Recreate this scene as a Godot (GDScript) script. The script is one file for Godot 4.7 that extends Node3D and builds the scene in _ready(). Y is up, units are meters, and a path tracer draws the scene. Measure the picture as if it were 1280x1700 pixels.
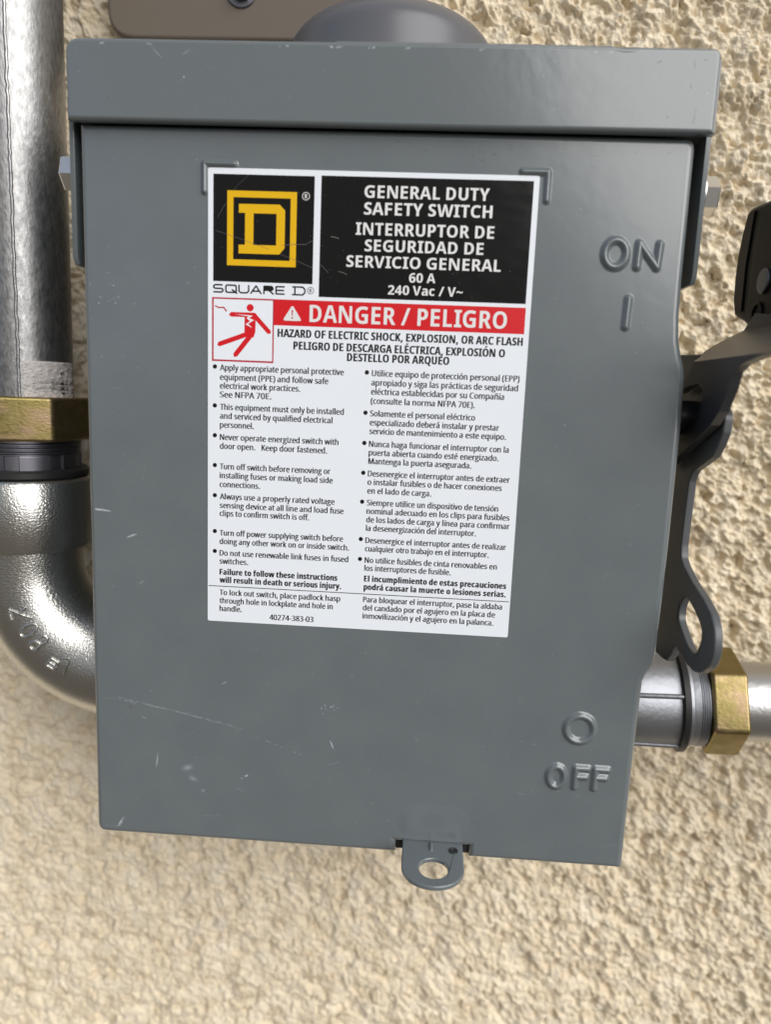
extends Node3D
# All shapes are laid out in millimetres (x along the wall, y up, z out of the wall; z = 0 is the face of the door)
# and turned into metres when a mesh is committed.

const MM := 0.001

# ---------------------------------------------------------------- geometry
class Geo:
	var v := PackedVector3Array()
	var n := PackedVector3Array()
	var u := PackedVector2Array()

	func tri(a: Vector3, b: Vector3, c: Vector3, na: Vector3, nb: Vector3, nc: Vector3) -> void:
		if (b - a).cross(c - a).dot(na + nb + nc) > 0.0:
			v.append(a); v.append(c); v.append(b)
			n.append(na); n.append(nc); n.append(nb)
		else:
			v.append(a); v.append(b); v.append(c)
			n.append(na); n.append(nb); n.append(nc)

	func quad(a: Vector3, b: Vector3, c: Vector3, d: Vector3, na: Vector3, nb: Vector3, nc: Vector3, nd: Vector3) -> void:
		tri(a, b, c, na, nb, nc)
		tri(a, c, d, na, nc, nd)

	func flat(a: Vector3, b: Vector3, c: Vector3, d: Vector3, nn: Vector3) -> void:
		quad(a, b, c, d, nn, nn, nn, nn)

	func xf(t: Transform3D) -> Geo:
		var nb := t.basis.inverse().transposed()
		var flip := t.basis.determinant() < 0.0
		for i in v.size():
			v[i] = t * v[i]
			n[i] = (nb * n[i]).normalized()
		if flip:
			for i in range(0, v.size(), 3):
				var a := v[i]; v[i] = v[i + 1]; v[i + 1] = a
				a = n[i]; n[i] = n[i + 1]; n[i + 1] = a
		return self

	func add(g: Geo) -> Geo:
		v.append_array(g.v); n.append_array(g.n)
		return self

var origin := {}      # node -> its place in millimetres
var M := {}           # materials

func thing(called: String, label: String, category: String, at: Vector3, group := "") -> Node3D:
	var o := Node3D.new()
	o.name = called
	add_child(o, true)
	o.position = at * MM
	origin[o] = at
	o.set_meta("label", label)
	o.set_meta("category", category)
	if group:
		o.set_meta("group", group)
	return o

func part(called: String, g: Geo, m: Material, parent: Node3D, uv := Rect2(), rim: Material = null) -> MeshInstance3D:
	var at: Vector3 = origin.get(parent, Vector3.ZERO)
	var mesh := ArrayMesh.new()
	if rim:
		var face := Geo.new()
		var rest := Geo.new()
		for i in range(0, g.v.size(), 3):
			var t := face if minf(g.n[i].z, minf(g.n[i + 1].z, g.n[i + 2].z)) > 0.9999 else rest
			for k in 3:
				t.v.append(g.v[i + k])
				t.n.append(g.n[i + k])
		surface(mesh, face, m, at, uv)
		surface(mesh, rest, rim, at, Rect2())
	else:
		surface(mesh, g, m, at, uv)
	var o := MeshInstance3D.new()
	o.name = called
	o.mesh = mesh
	parent.add_child(o, true)
	origin[o] = at
	return o

func surface(mesh: ArrayMesh, g: Geo, m: Material, at: Vector3, uv: Rect2) -> void:
	var a := []
	a.resize(Mesh.ARRAY_MAX)
	var vv := PackedVector3Array()
	vv.resize(g.v.size())
	for i in g.v.size():
		vv[i] = (g.v[i] - at) * MM
	a[Mesh.ARRAY_VERTEX] = vv
	a[Mesh.ARRAY_NORMAL] = g.n
	if uv.size != Vector2.ZERO:
		var uu := PackedVector2Array()
		uu.resize(g.v.size())
		for i in g.v.size():
			uu[i] = Vector2((g.v[i].x - uv.position.x) / uv.size.x, (uv.position.y - g.v[i].y) / uv.size.y)
		a[Mesh.ARRAY_TEX_UV] = uu
	elif g.u.size() == g.v.size() and g.u.size() > 0:
		a[Mesh.ARRAY_TEX_UV] = g.u
	mesh.add_surface_from_arrays(Mesh.PRIMITIVE_TRIANGLES, a)
	mesh.surface_set_material(mesh.get_surface_count() - 1, m)

func grown(p: PackedVector2Array, k: float) -> PackedVector2Array:
	var q := PackedVector2Array()
	for a in p:
		q.append(a * k)
	return q

func pv(list: Array) -> PackedVector2Array:
	var p := PackedVector2Array()
	for k in list:
		p.append(k)
	return p

func rect(x0: float, y0: float, x1: float, y1: float) -> PackedVector2Array:
	return PackedVector2Array([Vector2(x0, y0), Vector2(x1, y0), Vector2(x1, y1), Vector2(x0, y1)])

func circle(c: Vector2, r: float, k := 24) -> PackedVector2Array:
	var p := PackedVector2Array()
	for i in k:
		p.append(c + Vector2(cos(TAU * i / k), sin(TAU * i / k)) * r)
	return p

# corners rounded with their own radii
func rounded(p: PackedVector2Array, r: Array, k := 6) -> PackedVector2Array:
	var out := PackedVector2Array()
	var c := p.size()
	for i in c:
		var rr: float = r[i % r.size()]
		var b := p[i]
		if rr <= 0.0:
			out.append(b)
			continue
		var a := (p[(i + c - 1) % c] - b)
		var d := (p[(i + 1) % c] - b)
		var half := a.angle_to(d) / 2.0
		var t: float = minf(rr / maxf(absf(tan(half)), 0.05), 0.46 * minf(a.length(), d.length()))
		var s := b + a.normalized() * t
		var e := b + d.normalized() * t
		for j in k + 1:
			var f := float(j) / k
			out.append(s.lerp(b, f).lerp(b.lerp(e, f), f))
	return out

func smooth_loop(p: PackedVector2Array, k := 4) -> PackedVector2Array:
	var out := PackedVector2Array()
	var c := p.size()
	for i in c:
		for j in k:
			out.append(p[i].cubic_interpolate(p[(i + 1) % c], p[(i + c - 1) % c], p[(i + 2) % c], float(j) / k))
	return out

func ccw(p: PackedVector2Array, want := true) -> PackedVector2Array:
	var q := p.duplicate()
	if Geometry2D.is_polygon_clockwise(q) == want:
		q.reverse()
	return q

func miter(p: PackedVector2Array) -> Array:
	var c := p.size()
	var ed := PackedVector2Array()
	for i in c:
		var d := (p[(i + 1) % c] - p[i]).normalized()
		ed.append(Vector2(d.y, -d.x))
	var mi := PackedVector2Array()
	for i in c:
		var a := ed[(i + c - 1) % c]
		var b := ed[i]
		mi.append((a + b) / maxf(0.35, 1.0 + a.dot(b)))
	return [ed, mi]

func cap(loops: Array, moved: Array) -> Array:
	# triangles of loops[0] with the other loops as holes; the corners handed back are those of moved
	var q: PackedVector2Array = loops[0].duplicate()
	var r: PackedVector2Array = moved[0].duplicate()
	for n in range(1, loops.size()):
		var h: PackedVector2Array = loops[n]
		var hm: PackedVector2Array = moved[n]
		var best := INF
		var bi := 0
		var bj := 0
		for i in q.size():
			for j in h.size():
				var d := q[i].distance_squared_to(h[j])
				if d < best:
					best = d; bi = i; bj = j
		var a := PackedVector2Array()
		var b := PackedVector2Array()
		for i in bi + 1:
			a.append(q[i]); b.append(r[i])
		for j in h.size() + 1:
			var jj := (bj + j) % h.size()
			a.append(h[jj]); b.append(hm[jj])
		for i in range(bi, q.size()):
			a.append(q[i]); b.append(r[i])
		q = a
		r = b
	var idx := Geometry2D.triangulate_polygon(q)
	if idx.is_empty():
		push_warning("cap failed %d" % q.size())
	return [r, idx]

# a sheet or block from z0 up to z1 whose front rim (and back rim) is rounded
func plate(outline: PackedVector2Array, z0: float, z1: float, r := 0.3, steps := 3, holes: Array = [], back_r := 0.0) -> Geo:
	var g := Geo.new()
	var loops := [ccw(outline)]
	for h in holes:
		loops.append(ccw(h, false))
	var front := []
	var back := []
	for p: PackedVector2Array in loops:
		var em := miter(p)
		var ed: PackedVector2Array = em[0]
		var mi: PackedVector2Array = em[1]
		var c := p.size()
		var rows := []   # inset, z, cos, sin
		if back_r > 0.0:
			for k in steps + 1:
				var t := -PI / 2.0 + PI / 2.0 * k / steps
				rows.append([back_r * (1.0 - cos(t)), z0 + back_r + back_r * sin(t), cos(t), sin(t)])
		else:
			rows.append([0.0, z0, 1.0, 0.0])
		if r > 0.0:
			for k in steps + 1:
				var t := PI / 2.0 * k / steps
				rows.append([r * (1.0 - cos(t)), z1 - r + r * sin(t), cos(t), sin(t)])
		else:
			rows.append([0.0, z1, 1.0, 0.0])
		for k in rows.size() - 1:
			var a: Array = rows[k]
			var b: Array = rows[k + 1]
			for i in c:
				var j := (i + 1) % c
				var e := ed[i]
				var n0 := e
				var n1 := e
				var pe := ed[(i + c - 1) % c]
				var ne := ed[j]
				if pe.dot(e) > 0.8:
					n0 = (pe + e).normalized()
				if ne.dot(e) > 0.8:
					n1 = (ne + e).normalized()
				var pa: Vector2 = p[i] - mi[i] * a[0]
				var pb: Vector2 = p[j] - mi[j] * a[0]
				var pc: Vector2 = p[j] - mi[j] * b[0]
				var pd: Vector2 = p[i] - mi[i] * b[0]
				g.quad(Vector3(pa.x, pa.y, a[1]), Vector3(pb.x, pb.y, a[1]), Vector3(pc.x, pc.y, b[1]), Vector3(pd.x, pd.y, b[1]),
					Vector3(n0.x * a[2], n0.y * a[2], a[3]), Vector3(n1.x * a[2], n1.y * a[2], a[3]), Vector3(n1.x * b[2], n1.y * b[2], b[3]), Vector3(n0.x * b[2], n0.y * b[2], b[3]))
		var fl := PackedVector2Array()
		var bl := PackedVector2Array()
		for i in c:
			fl.append(p[i] - mi[i] * r)
			bl.append(p[i] - mi[i] * back_r)
		front.append(fl)
		back.append(bl)
	var fc := cap(loops, front)
	var q: PackedVector2Array = fc[0]
	var ix: PackedInt32Array = fc[1]
	for i in range(0, ix.size(), 3):
		g.tri(Vector3(q[ix[i]].x, q[ix[i]].y, z1), Vector3(q[ix[i + 1]].x, q[ix[i + 1]].y, z1), Vector3(q[ix[i + 2]].x, q[ix[i + 2]].y, z1), Vector3.BACK, Vector3.BACK, Vector3.BACK)
	var bc := cap(loops, back)
	q = bc[0]
	ix = bc[1]
	for i in range(0, ix.size(), 3):
		g.tri(Vector3(q[ix[i]].x, q[ix[i]].y, z0), Vector3(q[ix[i + 1]].x, q[ix[i + 1]].y, z0), Vector3(q[ix[i + 2]].x, q[ix[i + 2]].y, z0), Vector3.FORWARD, Vector3.FORWARD, Vector3.FORWARD)
	return g

# profile of (radius, height) turned round the y axis
func lathe(profile: Array, seg := 72, sharp := 0.75) -> Geo:
	var g := Geo.new()
	var k := profile.size()
	var nn := PackedVector2Array()
	for i in k - 1:
		var d: Vector2 = (profile[i + 1] - profile[i]).normalized()
		nn.append(Vector2(d.y, -d.x))
	for i in k - 1:
		var a := nn[i]
		var b := nn[i]
		if i > 0 and nn[i - 1].dot(nn[i]) > sharp:
			a = (nn[i - 1] + nn[i]).normalized()
		if i < k - 2 and nn[i + 1].dot(nn[i]) > sharp:
			b = (nn[i + 1] + nn[i]).normalized()
		var p: Vector2 = profile[i]
		var q: Vector2 = profile[i + 1]
		for s in seg:
			var c0 := Vector3(cos(TAU * s / seg), 0, sin(TAU * s / seg))
			var c1 := Vector3(cos(TAU * (s + 1) / seg), 0, sin(TAU * (s + 1) / seg))
			var y := Vector3.UP
			if p.x > 0.0:
				g.tri(c0 * p.x + y * p.y, c1 * p.x + y * p.y, c1 * q.x + y * q.y, c0 * a.x + y * a.y, c1 * a.x + y * a.y, c1 * b.x + y * b.y)
			if q.x > 0.0:
				g.tri(c0 * p.x + y * p.y, c1 * q.x + y * q.y, c0 * q.x + y * q.y, c0 * a.x + y * a.y, c1 * b.x + y * b.y, c0 * b.x + y * b.y)
	return g

# round bar along a path
func sweep(path: PackedVector3Array, radius: float, seg := 12, ends := true) -> Geo:
	var g := Geo.new()
	var k := path.size()
	var rings := []
	var norms := []
	var side := Vector3.ZERO
	for i in k:
		var t := (path[mini(i + 1, k - 1)] - path[maxi(i - 1, 0)]).normalized()
		if side == Vector3.ZERO:
			side = t.cross(Vector3.BACK if absf(t.z) < 0.9 else Vector3.RIGHT).normalized()
		side = (side - t * side.dot(t)).normalized()
		var up := side.cross(t)
		var ring := PackedVector3Array()
		var nr := PackedVector3Array()
		for s in seg:
			var d := side * cos(TAU * s / seg) + up * sin(TAU * s / seg)
			nr.append(d)
			ring.append(path[i] + d * radius)
		rings.append(ring)
		norms.append(nr)
	for i in k - 1:
		for s in seg:
			var t := (s + 1) % seg
			g.quad(rings[i][s], rings[i][t], rings[i + 1][t], rings[i + 1][s], norms[i][s], norms[i][t], norms[i + 1][t], norms[i + 1][s])
	if ends:
		for e: int in [0, k - 1]:
			var d := (path[0] - path[1]).normalized() if e == 0 else (path[k - 1] - path[k - 2]).normalized()
			for s in seg:
				g.tri(path[e] + d * radius * 0.6, rings[e][s], rings[e][(s + 1) % seg], d, norms[e][s], norms[e][(s + 1) % seg])
	return g

func along_x(at: Vector3) -> Transform3D:     # local y axis -> world +x
	return Transform3D(Basis(Vector3(0, -1, 0), Vector3(1, 0, 0), Vector3(0, 0, 1)), at)

func box(lo: Vector3, hi: Vector3, r := 0.6) -> Geo:
	return plate(rect(lo.x, lo.y, hi.x, hi.y), lo.z, hi.z, r, 3)

# pressed ridges: the door's sheet pushed out along strokes
func emboss(strokes: Array, half_top: float, half_foot: float, high: float, cell := 0.16) -> Geo:
	var lo := Vector2.INF
	var hi := -Vector2.INF
	for s: PackedVector2Array in strokes:
		for p in s:
			lo = lo.min(p)
			hi = hi.max(p)
	lo -= Vector2.ONE * (half_foot + cell)
	hi += Vector2.ONE * (half_foot + cell)
	var nx := int((hi.x - lo.x) / cell) + 1
	var ny := int((hi.y - lo.y) / cell) + 1
	var h := PackedFloat32Array()
	h.resize((nx + 1) * (ny + 1))
	for j in ny + 1:
		for i in nx + 1:
			var p := lo + Vector2(i, j) * cell
			var d := INF
			for s: PackedVector2Array in strokes:
				for k in s.size() - 1:
					d = minf(d, p.distance_squared_to(Geometry2D.get_closest_point_to_segment(p, s[k], s[k + 1])))
			h[j * (nx + 1) + i] = high * (1.0 - smoothstep(half_top, half_foot, sqrt(d)))
	var g := Geo.new()
	var w := nx + 1
	var at := func(i: int, j: int) -> Vector3: return Vector3(lo.x + i * cell, lo.y + j * cell, h[j * w + i] - 0.012)
	var nor := func(i: int, j: int) -> Vector3:
		var l := h[j * w + maxi(i - 1, 0)]
		var r := h[j * w + mini(i + 1, nx)]
		var b := h[maxi(j - 1, 0) * w + i]
		var t := h[mini(j + 1, ny) * w + i]
		return Vector3((l - r) / (2.0 * cell), (b - t) / (2.0 * cell), 1.0).normalized()
	for j in ny:
		for i in nx:
			if h[j * w + i] + h[j * w + i + 1] + h[(j + 1) * w + i] + h[(j + 1) * w + i + 1] <= 0.0:
				continue
			g.quad(at.call(i, j), at.call(i + 1, j), at.call(i + 1, j + 1), at.call(i, j + 1), nor.call(i, j), nor.call(i + 1, j), nor.call(i + 1, j + 1), nor.call(i, j + 1))
	return g

func arc(c: Vector2, rx: float, ry: float, a0: float, a1: float, k := 32) -> PackedVector2Array:
	var p := PackedVector2Array()
	for i in k + 1:
		var a := deg_to_rad(lerpf(a0, a1, float(i) / k))
		p.append(c + Vector2(cos(a) * rx, sin(a) * ry))
	return p

# printed strokes: thin ink with its own outline
func ink(line: PackedVector2Array, width: float, z: float, end := Geometry2D.END_BUTT, join := Geometry2D.JOIN_MITER) -> Geo:
	var g := Geo.new()
	for p in Geometry2D.offset_polyline(line, width / 2.0, join, end):
		if not Geometry2D.is_polygon_clockwise(p):
			g.add(plate(p, z - 0.03, z, 0.0))
	return g

# ---------------------------------------------------------------- lettering
var fonts := {}

func font_of(bold: bool) -> Font:
	var key := "bold" if bold else "plain"
	if not fonts.has(key):
		var f := SystemFont.new()
		f.font_names = PackedStringArray(["Droid Sans"])
		f.font_weight = 700 if bold else 400
		fonts[key] = f
	return fonts[key]

# one line of print from x0 to x1 (x1 < x0: natural width) on the baseline y, em = size of the type
func words(text: String, x0: float, x1: float, y: float, z: float, em: float, bold: bool, fat := 0.0, thick := 0.02) -> Geo:
	if fat > 0.0:     # heavier type: struck twice, a little apart
		return words(text, x0, x1 - fat, y, z, em, bold).add(words(text, x0 + fat, x1, y, z + 0.004, em, bold))
	var t := TextMesh.new()
	t.font = font_of(bold)
	t.font_size = 48
	t.pixel_size = em / 48.0
	t.depth = thick
	t.curve_step = 1.5
	t.horizontal_alignment = HORIZONTAL_ALIGNMENT_LEFT
	t.vertical_alignment = VERTICAL_ALIGNMENT_TOP
	t.text = text
	var g := Geo.new()
	var lo := INF
	var hi := -INF
	for s in t.get_surface_count():
		var a := t.surface_get_arrays(s)
		var vv: PackedVector3Array = a[Mesh.ARRAY_VERTEX]
		var nn: PackedVector3Array = a[Mesh.ARRAY_NORMAL]
		var ix = a[Mesh.ARRAY_INDEX]
		if ix == null or ix.size() == 0:
			g.v.append_array(vv)
			g.n.append_array(nn)
		else:
			for i: int in ix:
				g.v.append(vv[i])
				g.n.append(nn[i])
	for p in g.v:
		lo = minf(lo, p.x)
		hi = maxf(hi, p.x)
	var up: float = t.font.get_ascent(48) * t.pixel_size
	var sx := (x1 - x0) / maxf(hi - lo, 0.001) if x1 > x0 else 1.0
	for i in g.v.size():
		g.v[i] = Vector3(x0 + (g.v[i].x - lo) * sx, y + g.v[i].y + up, z + g.v[i].z - thick / 2.0)
	return g

# ---------------------------------------------------------------- materials
func noise(freq: float, seed_: int, oct := 3, type := FastNoiseLite.TYPE_SIMPLEX_SMOOTH) -> FastNoiseLite:
	var f := FastNoiseLite.new()
	f.noise_type = type
	f.seed = seed_
	f.frequency = freq
	f.fractal_octaves = oct
	f.fractal_type = FastNoiseLite.FRACTAL_FBM if oct > 1 else FastNoiseLite.FRACTAL_NONE
	return f

func tex(freq: float, seed_: int, oct: int, stops: Array, size := 512) -> NoiseTexture2D:
	var t := NoiseTexture2D.new()
	t.width = size
	t.height = size
	t.seamless = true
	t.noise = noise(freq, seed_, oct)
	if stops:
		var gr := Gradient.new()
		gr.offsets = PackedFloat32Array()
		gr.colors = PackedColorArray()
		var off := PackedFloat32Array()
		var col := PackedColorArray()
		for s in stops:
			off.append(s[0])
			col.append(s[1])
		gr.offsets = off
		gr.colors = col
		t.color_ramp = gr
	return t

func bumps(freq: float, seed_: int, oct: int, strength: float, size := 512) -> NoiseTexture2D:
	var t := tex(freq, seed_, oct, [], size)
	t.as_normal_map = true
	t.bump_strength = strength
	return t

func g1(x: float) -> Color:
	return Color(x, x, x)

func mat(called: String, color: Color, rough: float, metal := 0.0) -> StandardMaterial3D:
	var m := StandardMaterial3D.new()
	m.resource_name = called
	m.albedo_color = color
	m.roughness = rough
	m.metallic = metal
	m.metallic_specular = 0.5
	return m

func tri_map(m: StandardMaterial3D, per_metre: float) -> void:
	m.uv1_triplanar = true
	m.uv1_scale = Vector3.ONE * per_metre

const PAINT := Color(0.410, 0.438, 0.450)
const DOOR := Rect2(-106, 76, 183, 229)     # x, top y, width, height of the door's picture

func scratch(im: Image, a: Vector2, b: Vector2, wide: float, c: Color, rng: RandomNumberGenerator, broken := 0.0, bend := 0.0) -> void:
	# a, b in millimetres
	var s := im.get_width() / DOOR.size.x
	var k := int(a.distance_to(b) * s * 1.5) + 1
	var side := (b - a).orthogonal().normalized()
	var gap := 1.0
	for i in k + 1:
		var f := float(i) / k
		if i % 9 == 0:
			gap = 0.0 if rng.randf() < broken else rng.randf_range(0.4, 1.0)
		if gap <= 0.0:
			continue
		var p := (a.lerp(b, f) + side * (sin(f * PI) * bend + rng.randf_range(-0.04, 0.04)) - Vector2(DOOR.position.x, 0)) 
		var q := Vector2(p.x, DOOR.position.y - p.y) * s
		var w := maxf(wide * s * (0.4 + 0.6 * sin(f * PI)), 0.6)
		for dy in range(-ceili(w), ceili(w) + 1):
			for dx in range(-ceili(w), ceili(w) + 1):
				var x := int(q.x) + dx
				var y := int(q.y) + dy
				if x < 0 or y < 0 or x >= im.get_width() or y >= im.get_height():
					continue
				var t := clampf(w + 0.5 - Vector2(dx, dy).length(), 0, 1) * c.a * gap
				im.set_pixel(x, y, im.get_pixel(x, y).lerp(Color(c.r, c.g, c.b), t))

func smudge(im: Image, at: Vector2, rx: float, ry: float, turn: float, c: Color) -> void:
	var s := im.get_width() / DOOR.size.x
	var q := Vector2(at.x - DOOR.position.x, DOOR.position.y - at.y) * s
	var far := int(maxf(rx, ry) * s * 1.6)
	for dy in range(-far, far + 1):
		for dx in range(-far, far + 1):
			var x := int(q.x) + dx
			var y := int(q.y) + dy
			if x < 0 or y < 0 or x >= im.get_width() or y >= im.get_height():
				continue
			var d := Vector2(dx, dy).rotated(turn) / s / Vector2(rx, ry)
			var t := exp(-d.length_squared() * 2.0) * c.a
			im.set_pixel(x, y, im.get_pixel(x, y).lerp(Color(c.r, c.g, c.b), t))

func door_picture() -> ImageTexture:
	var rng := RandomNumberGenerator.new()
	rng.seed = 11
	var im := Image.create(1098, 1374, false, Image.FORMAT_RGB8)
	im.fill(PAINT)
	var cloud := noise(0.006, 5, 4)
	for y in range(0, 1374, 6):
		for x in range(0, 1098, 6):
			var t := cloud.get_noise_2d(x, y) * 0.014
			im.fill_rect(Rect2i(x, y, 6, 6), Color(PAINT.r + t, PAINT.g + t, PAINT.b + t * 0.8))
	var pale := Color(0.74, 0.76, 0.79, 0.6)
	var faint := Color(0.68, 0.7, 0.73, 0.25)
	# marks seen on the door, in millimetres
	scratch(im, Vector2(-105.2, -39.7), Vector2(-99.0, -40.2), 0.30, pale, rng)
	scratch(im, Vector2(-94.0, -48.6), Vector2(-90.6, -47.2), 0.24, pale, rng)
	scratch(im, Vector2(-90.2, -63.9), Vector2(-88.3, -62.4), 0.2, faint, rng)
	for k in 3:
		scratch(im, Vector2(-100.5 - k, -102.3 - k * 0.5), Vector2(-79 + k * 3, -106.6 - k * 0.3), 0.16, faint, rng, 0.45)
	for k in 4:
		scratch(im, Vector2(-81 + k, -106 - k * 0.3), Vector2(-61 + k * 2, -110.6 - k * 0.2), 0.16, Color(0.68, 0.70, 0.73, 0.22), rng, 0.5)
	scratch(im, Vector2(-60, -110.8), Vector2(-28, -122), 0.16, faint, rng, 0.75)
	scratch(im, Vector2(-92.5, -107), Vector2(-88.5, -109.8), 0.15, pale, rng, 0.2, 0.4)
	smudge(im, Vector2(-93.4, -106), 0.5, 0.8, 0.2, Color(0.35, 0.32, 0.26, 0.5))
	for k in 4:
		scratch(im, Vector2(-98.9 + k * 0.35, -150.0 + k * 0.1), Vector2(-97.4 + k * 0.3, -147.4 + k * 0.35), 0.13, pale, rng, 0.15)
	for k in 9:
		var p := Vector2(-103.2 + k * 0.55, -150.2)
		scratch(im, p, p + Vector2(rng.randf_range(0.2, 0.9), rng.randf_range(0.2, 0.9)), 0.09, faint, rng, 0.2)
	for k in 3:
		scratch(im, Vector2(-88.0 + k * 40, -151.0), Vector2(-86.6 + k * 40, -149.9), 0.12, faint, rng, 0.3)
	smudge(im, Vector2(-74.3, -126.5), 2.2, 1.2, 0.3, Color(0.7, 0.73, 0.75, 0.55))
	smudge(im, Vector2(-72.4, -130.4), 1.9, 1.0, -0.4, Color(0.7, 0.73, 0.75, 0.45))
	smudge(im, Vector2(-69.0, -134.5), 0.8, 0.6, -0.4, Color(0.7, 0.73, 0.75, 0.5))
	scratch(im, Vector2(-56.2, -129.4), Vector2(-52.6, -127.2), 0.22, pale, rng, 0.35)
	scratch(im, Vector2(-84.4, -122.2), Vector2(-85.0, -127.6), 0.2, pale, rng, 0.3)
	scratch(im, Vector2(-26.2, -113.6), Vector2(-25.0, -116.6), 0.2, pale, rng)
	scratch(im, Vector2(-63, -96.4), Vector2(-61, -95.2), 0.25, faint, rng)
	for k in 14:
		smudge(im, Vector2(rng.randf_range(-30, -24), rng.randf_range(-105, -101)), 0.22, 0.22, 0, Color(0.85, 0.86, 0.88, 0.7))
	for k in 11:    # white flecks along the left edge below the bracket
		smudge(im, Vector2(rng.randf_range(-104.5, -90), rng.randf_range(8, 34)), rng.randf_range(0.12, 0.4), rng.randf_range(0.12, 0.3), rng.randf() * 3.0, Color(0.82, 0.84, 0.87, rng.randf_range(0.3, 0.85)))
	for k in 130:
		var r := rng.randf_range(0.1, 0.24)
		smudge(im, Vector2(rng.randf_range(-104, 70), rng.randf_range(-150, 73)), r, r * rng.randf_range(0.7, 1.3), 0, Color(0.8, 0.82, 0.84, rng.randf_range(0.25, 0.8)))
	for k in 50:
		smudge(im, Vector2(rng.randf_range(-104, 70), rng.randf_range(-150, 73)), 0.16, 0.16, 0, Color(0.2, 0.2, 0.19, rng.randf_range(0.3, 0.8)))
	for k in 26:    # scuffs under the hood
		var p := Vector2(rng.randf_range(-20, 66), rng.randf_range(66, 74))
		scratch(im, p, p + Vector2(rng.randf_range(-1.5, 1.5), rng.randf_range(-0.6, 0.6)), 0.12, Color(0.3, 0.3, 0.3, 0.5), rng)
	for k in 40:    # hairline rub marks
		var p := Vector2(rng.randf_range(-100, 66), rng.randf_range(-148, 60))
		scratch(im, p, p + Vector2(rng.randf_range(-6, 6), rng.randf_range(-3, 3)), 0.06, Color(0.72, 0.74, 0.77, 0.22), rng, 0.3)
	return ImageTexture.create_from_image(im)

func hood_picture() -> ImageTexture:
	var rng := RandomNumberGenerator.new()
	rng.seed = 23
	var im := Image.create(1098, 1374, false, Image.FORMAT_RGB8)
	im.fill(PAINT)
	# laid out as the door's picture, but drawn 130 mm lower so that the hood's front falls inside it
	scratch(im, Vector2(-82.5, -35.5), Vector2(-79.6, -38.4), 0.13, Color(0.7, 0.72, 0.75, 0.4), rng)
	scratch(im, Vector2(-73.6, -37.4), Vector2(-71.4, -36), 0.14, Color(0.7, 0.72, 0.75, 0.45), rng)
	smudge(im, Vector2(-73.2, -43.2), 0.3, 0.3, 0, Color(0.9, 0.9, 0.9, 0.9))
	for m in [[58.4, -37.6, 60.2, -36.6], [68.6, -36.6, 69.0, -38.4], [70.4, -36.6, 72.2, -36.4], [68.4, -42.4, 68.6, -44], [70.4, -49, 69.8, -55], [62.8, -50.8, 63.2, -51.4]]:
		scratch(im, Vector2(m[0], m[1]), Vector2(m[2], m[3]), 0.16, Color(0.2, 0.2, 0.22, 0.7), rng, 0.15)
	for k in 40:
		var r := rng.randf_range(0.1, 0.24)
		smudge(im, Vector2(rng.randf_range(-106, 74), rng.randf_range(-56, -35)), r, r, 0, Color(0.8, 0.82, 0.84, rng.randf_range(0.2, 0.7)))
	for k in 22:
		smudge(im, Vector2(rng.randf_range(-106, 74), rng.randf_range(-56, -35)), 0.15, 0.15, 0, Color(0.2, 0.2, 0.19, 0.6))
	for k in 18:    # chipped upper edge
		var p := Vector2(rng.randf_range(-100, 60), -34.6)
		scratch(im, p, p + Vector2(rng.randf_range(-2, 2), -0.3), 0.16, Color(0.78, 0.8, 0.84, 0.6), rng, 0.3)
	return ImageTexture.create_from_image(im)

func black_picture() -> ImageTexture:
	var rng := RandomNumberGenerator.new()
	rng.seed = 5
	var im := Image.create(768, 560, false, Image.FORMAT_RGB8)
	im.fill(g1(0.025))
	for k in 900:
		var c := rng.randf_range(0.08, 0.2)
		im.set_pixel(rng.randi_range(0, 767), rng.randi_range(0, 559), Color(c, c * 0.98, c * 0.94))
	for k in 60:
		var x := rng.randi_range(2, 764)
		var y := rng.randi_range(2, 556)
		im.fill_rect(Rect2i(x, y, 2, 2), g1(rng.randf_range(0.25, 0.5)))
	return ImageTexture.create_from_image(im)

func sticker_picture() -> ImageTexture:
	var rng := RandomNumberGenerator.new()
	rng.seed = 8
	var im := Image.create(256, 192, false, Image.FORMAT_RGB8)
	im.fill(Color(0.80, 0.78, 0.77))
	var cloud := noise(0.02, 3, 4)
	for y in 192:
		for x in 256:
			var t := cloud.get_noise_2d(x, y) * 0.10
			im.set_pixel(x, y, Color(0.80 + t, 0.78 + t, 0.77 + t))
	for k in 9:   # bars of the code, worn off to the left
		var y := 92 + k * 7
		var h := 1 + (k * 5) % 4
		for x in range(30, 205):
			if x < 110 and rng.randf() < 0.55:
				continue
			var fade := 0.25 if x < 110 else 0.12 if k < 4 else 0.2
			im.fill_rect(Rect2i(x, y + int(2.0 * sin(x * 0.05)), 1, h), g1(fade + 0.1 * rng.randf()))
	return ImageTexture.create_from_image(im)

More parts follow.
